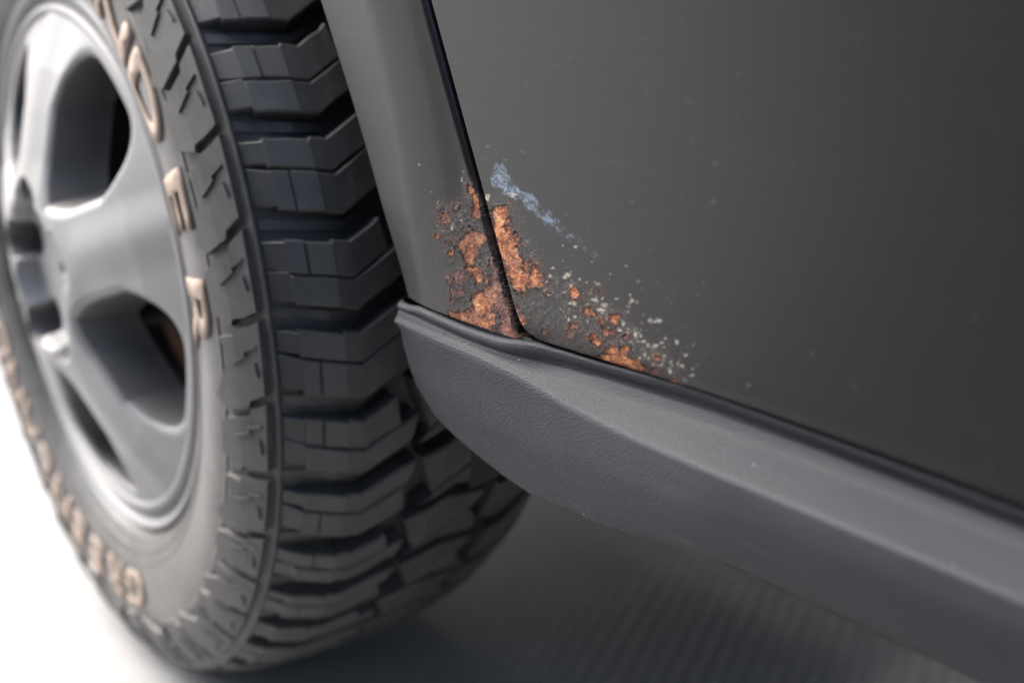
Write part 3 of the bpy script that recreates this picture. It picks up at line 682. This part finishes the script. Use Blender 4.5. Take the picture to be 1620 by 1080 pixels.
# groove angles (deg): as seen at the back of the tyre, evenly spaced elsewhere
SEEN = [39.1, 28.6, 18.4, 8.5, -0.9, -10.6, -19.2, -27.4, -34.8, -42.0]
GA = list(SEEN); 
rest = 360 - (SEEN[0] - SEEN[-1]); nr = 29
GA += [SEEN[-1] - rest * (i + 1) / nr for i in range(nr - 1)]
def build_tread():
    half = 0.0080
    n = len(GA)
    cache = {}
    def place(key, name, make, ang):
        if key not in cache: cache[key] = make()
        o = wl(name, cache[key]); o.rotation_euler = (0, -math.radians(ang), 0)
    long1 = [0.0045, 0.010, 0.0155, 0.0162, 0.0170, 0.022, 0.0300, 0.0432, 0.0440, 0.055, 0.068, 0.080, 0.0905]
    long2 = [0.0045, 0.0160, 0.0165, 0.0262, 0.0264, 0.0280, 0.0282, 0.0432, 0.0440, 0.055, 0.066, 0.077, 0.0855]
    short = [0.0045, 0.0160, 0.0165, 0.0262, 0.0264, 0.0280, 0.0282, 0.0432, 0.0440, 0.055, 0.064, 0.072, 0.0785]
    for i in range(n):
        a0 = GA[i]; a1 = GA[(i + 1) % n] - (360 if i + 1 == n else 0)
        pitch = round((a0 - a1) * 2) / 2; pt = math.radians(pitch) * 0.345
        v = i % 2
        mid = -pt * (0.47 if v else 0.54)
        key = (pitch, v)
        # upper half, then lower half, split by a thin sipe that follows the grooves
        jog = lambda q, p, dd: dd if q < p else 0.0
        place((key, 'a'), 'tread_lug', lambda: lug_mesh('tread_lug', lambda q: mid + 0.0006 + gline(q) + jog(q, 0.0160, 0.0022), lambda q: -half * (0.9 if v else 1.2) + gline(q) - jog(q, 0.0436, 0.0016) - jog(q, 0.0164, 0.0012), long1 if v else short, () if v else (0.0272,), 0, 0.006 if v else -0.004), a0)
        place((key, 'b'), 'tread_lug', lambda: lug_mesh('tread_lug', lambda q: -pt + half * (0.75 if v else 1.0) + gline(q) + jog(q, 0.0164, 0.0022), lambda q: mid - 0.0006 + gline(q) + jog(q, 0.0160, 0.0022), long2 if v else long1, (0.0272,) if v else (), 0, -0.005 if v else 0.005), a0)
        place((key, 'c'), 'groove_ledge', lambda: ledge_mesh(half * 0.5, v), a0)
        # big centre blocks with slanted ends, cut by a diagonal sipe
        c0 = 0.100 + (0.004 if v else -0.003); c1 = c0 + (0.050 if v else 0.056)
        wc = [c0, c0 + 0.012, c0 + 0.026, c0 + 0.040, c1]
        dg = lambda q: -pt * 0.72 + (q - c0) / (c1 - c0) * pt * 0.46
        place((key, 'd'), 'centre_block', lambda: lug_mesh('centre_block', lambda q: dg(q) + 0.0008, lambda q: -0.003 + np.interp(q, [c0, c0 + 0.026, c1], [0.0, 0.010, 0.004]), wc, (), -0.012, 0.010), a0)
        place((key, 'e'), 'centre_block', lambda: lug_mesh('centre_block', lambda q: -pt + 0.007 + np.interp(q, [c0, c0 + 0.026, c1], [0.0, 0.010, 0.004]), lambda q: dg(q) - 0.0008, wc, (), 0.010, -0.012), a0)
        ws3 = [0.164 + 0.006 * v, 0.174, 0.186, 0.196, 0.206, WT - 0.0045]
        place((key, 'f'), 'tread_lug', lambda: lug_mesh('tread_lug', lambda q: -pt + half + gline(q) + pt * 0.4, lambda q: -half + gline(q) + pt * 0.4, ws3, (), 0.008, 0), a0)
def ledge_mesh(hw, v):
    ws = [0.0045, 0.02, 0.04, 0.058] if v else [0.006, 0.03, 0.058, 0.07]
    V, F = [], []; off = 0.0012 if v else -0.001
    for wv in ws:
        r = float(r_top(wv)) - 0.0105 - 0.05 * max(0, wv - 0.04)
        r = max(r, 0.3325)
        for t, rr in ((-hw, RB - 0.002), (-hw + 0.0006, r), (hw - 0.0006, r), (hw, RB - 0.002)):
            ang = (t + off + float(gline(wv))) / 0.345; V.append((rr * math.cos(ang), wv, rr * math.sin(ang)))
    for i in range(len(ws) - 1):
        for j in range(3): F.append((i * 4 + j, i * 4 + j + 1, i * 4 + j + 5, i * 4 + j + 4))
    F.append((3, 2, 1, 0)); e = (len(ws) - 1) * 4; F.append((e, e + 1, e + 2, e + 3))
    return mesh('groove_ledge', V, F, RUBBER, smooth=False)
build_tread()

# ---- shoulder blocks: stepped raised pads between the rib and the sidewall
sl = np.concatenate([[0], np.cumsum(np.hypot(np.diff(SIDE[:, 0]), np.diff(SIDE[:, 1])))]); sl = sl[-1] - sl     # distance from the rib
def on_side(t, s, lift):          # t tangential (m), s distance down from the rib
    i = np.interp(s, sl[::-1], np.arange(len(sl))[::-1]); k = int(min(max(i, 0), len(sl) - 2)); f = i - k
    p = SIDE[k] * (1 - f) + SIDE[k + 1] * f; d = SIDE[k + 1] - SIDE[k]; d = d / np.hypot(*d)
    nx = np.array([-d[1], d[0]])               # outward
    q = p + nx * lift; ang = t / 0.33
    return (q[1] * math.cos(ang), q[0], q[1] * math.sin(ang))
def slab(name, outline, lift, mat=None, dens=0.006):
    """raise an outline given in (t, s) above the sidewall, following its curve."""
    outline = [(t, 0.0035 + (q - 0.0035) * 1.55) for t, q in outline]
    pts = []
    for i in range(len(outline)):
        a, b = np.array(outline[i]), np.array(outline[(i + 1) % len(outline)])
        k = max(1, int(np.hypot(*(b - a)) / dens))
        for j in range(k): pts.append(a + (b - a) * j / k)
    bm = bmesh.new(); c = np.mean(pts, 0)
    base = [bm.verts.new(on_side(p[0], p[1], -0.001)) for p in pts]
    top = [bm.verts.new(on_side(*(p + (c - p) * min(0.25, 0.0010 / max(1e-6, np.hypot(*(c - p))))), lift)) for p in pts]
    n = len(pts)
    for i in range(n): bm.faces.new((base[i], base[(i + 1) % n], top[(i + 1) % n], top[i]))
    f = bm.faces.new(top); r = bmesh.ops.triangulate(bm, faces=[f])
    bmesh.ops.recalc_face_normals(bm, faces=bm.faces[:])
    me = bpy.data.meshes.new(name); bm.to_mesh(me); bm.free(); me.materials.append(mat or RUBBER); return me
def build_shoulder():
    cache = {}
    n = len(GA)
    for i in range(n):
        a0 = GA[i]; a1 = GA[(i + 1) % n] - (360 if i + 1 == n else 0)
        pitch = round((a0 - a1) * 2) / 2; pt = math.radians(pitch) * 0.33; v = i % 2
        if (pitch, v) not in cache:
            g = 0.0028
            if v == 0:    # long diagonal step, upper edge; short step below
                up = [(-g, 0.0035), (-g - 0.007, 0.012), (-g - 0.012, 0.013), (-g - 0.020, 0.0265)]
                dn = [(-pt - 0.0105 + g, 0.0185), (-pt - 0.006 + g, 0.0175), (-pt - 0.004 + g, 0.0105), (-pt + g, 0.0035)]
                out = up + [(-0.030, 0.031), (-pt + 0.000, 0.030)] + dn
            else:
                up = [(-g, 0.0035), (-g - 0.004, 0.0105), (-g - 0.006, 0.0175), (-g - 0.0105, 0.0185)]
                dn = [(-pt - 0.020 + g, 0.0265), (-pt - 0.012 + g, 0.013), (-pt - 0.007 + g, 0.012), (-pt + g, 0.0035)]
                out = up + [(-0.016, 0.0275), (-0.030, 0.0235), (-pt - 0.008, 0.0325)] + dn
            m1 = slab('shoulder_block', out, 0.0042)
            # raised lightning-line mouldings on the block
            c = -pt * 0.55
            z = [(c + 0.012, 0.006), (c + 0.008, 0.0135), (c + 0.004, 0.0130), (c - 0.004, 0.0215), (c - 0.0055, 0.0208), (c + 0.003, 0.0118), (c + 0.0065, 0.0122), (c + 0.0105, 0.0055)]
            m2 = slab('moulded_line', z, 0.0055)
            z = [(c - 0.010, 0.006), (c + 0.001, 0.0075), (c + 0.001, 0.0088), (c - 0.010, 0.0073)]
            m3 = slab('moulded_line', z, 0.0055)
            cache[(pitch, v)] = (m1, m2, m3)
        for nm, me in zip(('shoulder_block', 'moulded_line', 'moulded_line'), cache[(pitch, v)]):
            o = wl(nm, me); o.rotation_euler = (0, -math.radians(a0), 0)
build_shoulder()

# ---- raised lettering, bent round the sidewall
def letter(ch, ang, size, wide=1.0, rmid=0.2685):
    cu = bpy.data.curves.new('t', 'FONT'); cu.body = ch; cu.size = size; cu.align_x = 'CENTER'; cu.extrude = 0.0; cu.offset = size * 0.024
    o = bpy.data.objects.new('t', cu); COL.objects.link(o)
    dg = bpy.context.evaluated_depsgraph_get(); me0 = bpy.data.meshes.new_from_object(o.evaluated_get(dg))
    bpy.data.objects.remove(o); bm = bmesh.new(); bm.from_mesh(me0); bpy.data.meshes.remove(me0)
    bmesh.ops.remove_doubles(bm, verts=bm.verts, dist=1e-6)
    bmesh.ops.subdivide_edges(bm, edges=[e for e in bm.edges if e.calc_length() > 0.008], cuts=2)
    ext = bmesh.ops.extrude_face_region(bm, geom=bm.faces[:])
    up = set(v for v in ext['geom'] if isinstance(v, bmesh.types.BMVert))
    hcap = size * 0.70
    for v in bm.verts:
        lift = 0.0020 if v in up else -0.0006
        x, yv = v.co.x * wide, v.co.y - hcap / 2
        r = rmid + yv; c = float(np.interp(r, SIDE[:, 1], SIDE[:, 0])) - lift
        # reading direction runs clockwise as seen from outside (towards smaller angles)
        a = math.radians(ang) - x / rmid
        v.co = (r * math.cos(a), c, r * math.sin(a))
    bmesh.ops.recalc_face_normals(bm, faces=bm.faces[:])
    me = bpy.data.meshes.new('raised_letter'); bm.to_mesh(me); bm.free(); me.materials.append(LETTER)
    wl('raised_letter', me)
WORD = 'GREENLANDER'
for i, ch in enumerate(WORD): letter(ch, -73.3 - 9.7 * i, 0.042, 1.4)
for ch, a in zip(reversed(WORD), [8.0, 23.5, 38.5, 52.5, 66.0, 79.5, 92.5, 105.5, 118.5, 131.5, 144.5]): letter(ch, a, 0.044, 2.0)

# ---- alloy rim
def build_rim():
    nr, na = 150, 900
    rs = np.concatenate([np.linspace(0.004, 0.199, nr)]); th = np.linspace(0, 2 * PI, na, endpoint=False)
    TH, RR = np.meshgrid(th, rs, indexing='ij')
    SPK = np.radians(np.array([22 + 72 * k for k in range(5)]))
    face = np.interp(RR, [0, 0.05, 0.060, 0.074, 0.10, 0.13, 0.16, 0.185, 0.2], [-0.040, -0.0415, -0.0425, -0.0405, -0.0345, -0.0265, -0.017, -0.0065, 0.000])
    # windows: between neighbouring spokes, rounded
    win = np.full(RR.shape, -1.0); x = RR * np.cos(TH); z = RR * np.sin(TH)
    dmin = np.full(RR.shape, 9.0); spoke_d = np.full(RR.shape, 9.0)
    for s in SPK:
        along = x * np.cos(s) + z * np.sin(s); perp = np.abs(-x * np.sin(s) + z * np.cos(s))
        d = np.where(along > 0, perp - (0.0345 + 0.9 * np.clip(along - 0.13, 0, None) ** 1.15), np.hypot(x, z))
        spoke_d = np.minimum(spoke_d, np.where(along > 0, perp, 9)); dmin = np.minimum(dmin, d)
    b = 0.1885 - RR; c = RR - 0.066
    k = 0.036
    def smin(p, q): h = np.clip(0.5 + 0.5 * (q - p) / k, 0, 1); return q * (1 - h) + p * h - k * h * (1 - h)
    win = smin(smin(dmin, b), c)                  # > 0 inside a window
    y = face.copy()
    # spokes slightly crowned, edges rolled over
    y += 0.0035 * sstep(0.0, 0.030, spoke_d) * sstep(0.07, 0.1, RR) 
    roll = np.clip(1 + win / 0.007, 0, 1); y += 0.004 * roll ** 2
    y += np.where(win > 0, 0.042 * sstep(0, 0.0055, win) , 0)
    # hub recess with lug pockets and the centre-cap bowl
    hub = sstep(0.062, 0.056, RR); y += hub * 0.020
    for s in SPK:
        lx, lz = 0.0585 * np.cos(s), 0.0585 * np.sin(s); dl = np.hypot(x - lx, z - lz)
        y = np.where(dl < 0.024, np.maximum(y, -0.040 + 0.042 * sstep(0.0185, 0.0150, dl)), y)
    y += 0.010 * sstep(0.006, 0.004, RR)
    V = np.stack([x, y, z], -1)
    f = grid_faces(na, nr, True)
    depth = win.reshape(-1)[f].min(1)
    keep = depth < 0.0053
    me = grid_mesh('rim_face', V, ALLOY, wrap=True, keep=keep)
    bm = bmesh.new(); bm.from_mesh(me); bmesh.ops.delete(bm, geom=[v for v in bm.verts if not v.link_faces], context='VERTS'); bm.to_mesh(me); bm.free()
    me.materials.append(ALLOY_SHADE)
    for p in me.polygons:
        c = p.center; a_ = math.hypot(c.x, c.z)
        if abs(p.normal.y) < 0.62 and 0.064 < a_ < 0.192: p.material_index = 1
    wl('rim_face', me)
    lip = [(0.006, 0.1965), (0.0005, 0.1988), (-0.0005, 0.2020), (0.0015, 0.2050), (0.0075, 0.2075), (0.0085, 0.2110), (0.0020, 0.2140), (-0.0008, 0.2170), (-0.0005, 0.2200), (0.0025, 0.2218), (0.0070, 0.2216), (0.012, 0.2185)]
    wl('rim_lip', grid_mesh('rim_lip', lathe(smooth_poly(lip, 4), 260), ALLOY, wrap=True))
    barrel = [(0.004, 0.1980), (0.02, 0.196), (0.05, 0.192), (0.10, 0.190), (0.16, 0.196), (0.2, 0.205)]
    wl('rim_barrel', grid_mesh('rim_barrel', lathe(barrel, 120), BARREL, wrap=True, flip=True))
    nut = lathe([(-0.005, 0.0005), (-0.006, 0.006), (-0.004, 0.009), (0.002, 0.0095)], 6)
    for s in SPK:
        m = grid_mesh('lug_nut', nut, STEEL, wrap=True)
        o = wl('lug_nut', m); o.location = (0.0585 * math.cos(s), 0, 0.0585 * math.sin(s))
    disc = [(0.095, 0.05), (0.095, 0.14), (0.097, 0.143), (0.117, 0.143), (0.119, 0.14), (0.119, 0.05)]
    wl('brake_disc', grid_mesh('brake_disc', lathe(disc, 90), CAST, wrap=True))
    wl('hub_carrier', grid_mesh('hub_carrier', lathe([(0.02, 0.03), (0.02, 0.055), (0.07, 0.06), (0.074, 0.08), (0.12, 0.08), (0.16, 0.05)], 48), LINER, wrap=True))
    wl('brake_backplate', grid_mesh('brake_backplate', lathe([(0.135, 0.02), (0.135, 0.17), (0.128, 0.178)], 64), LINER, wrap=True))
build_rim()
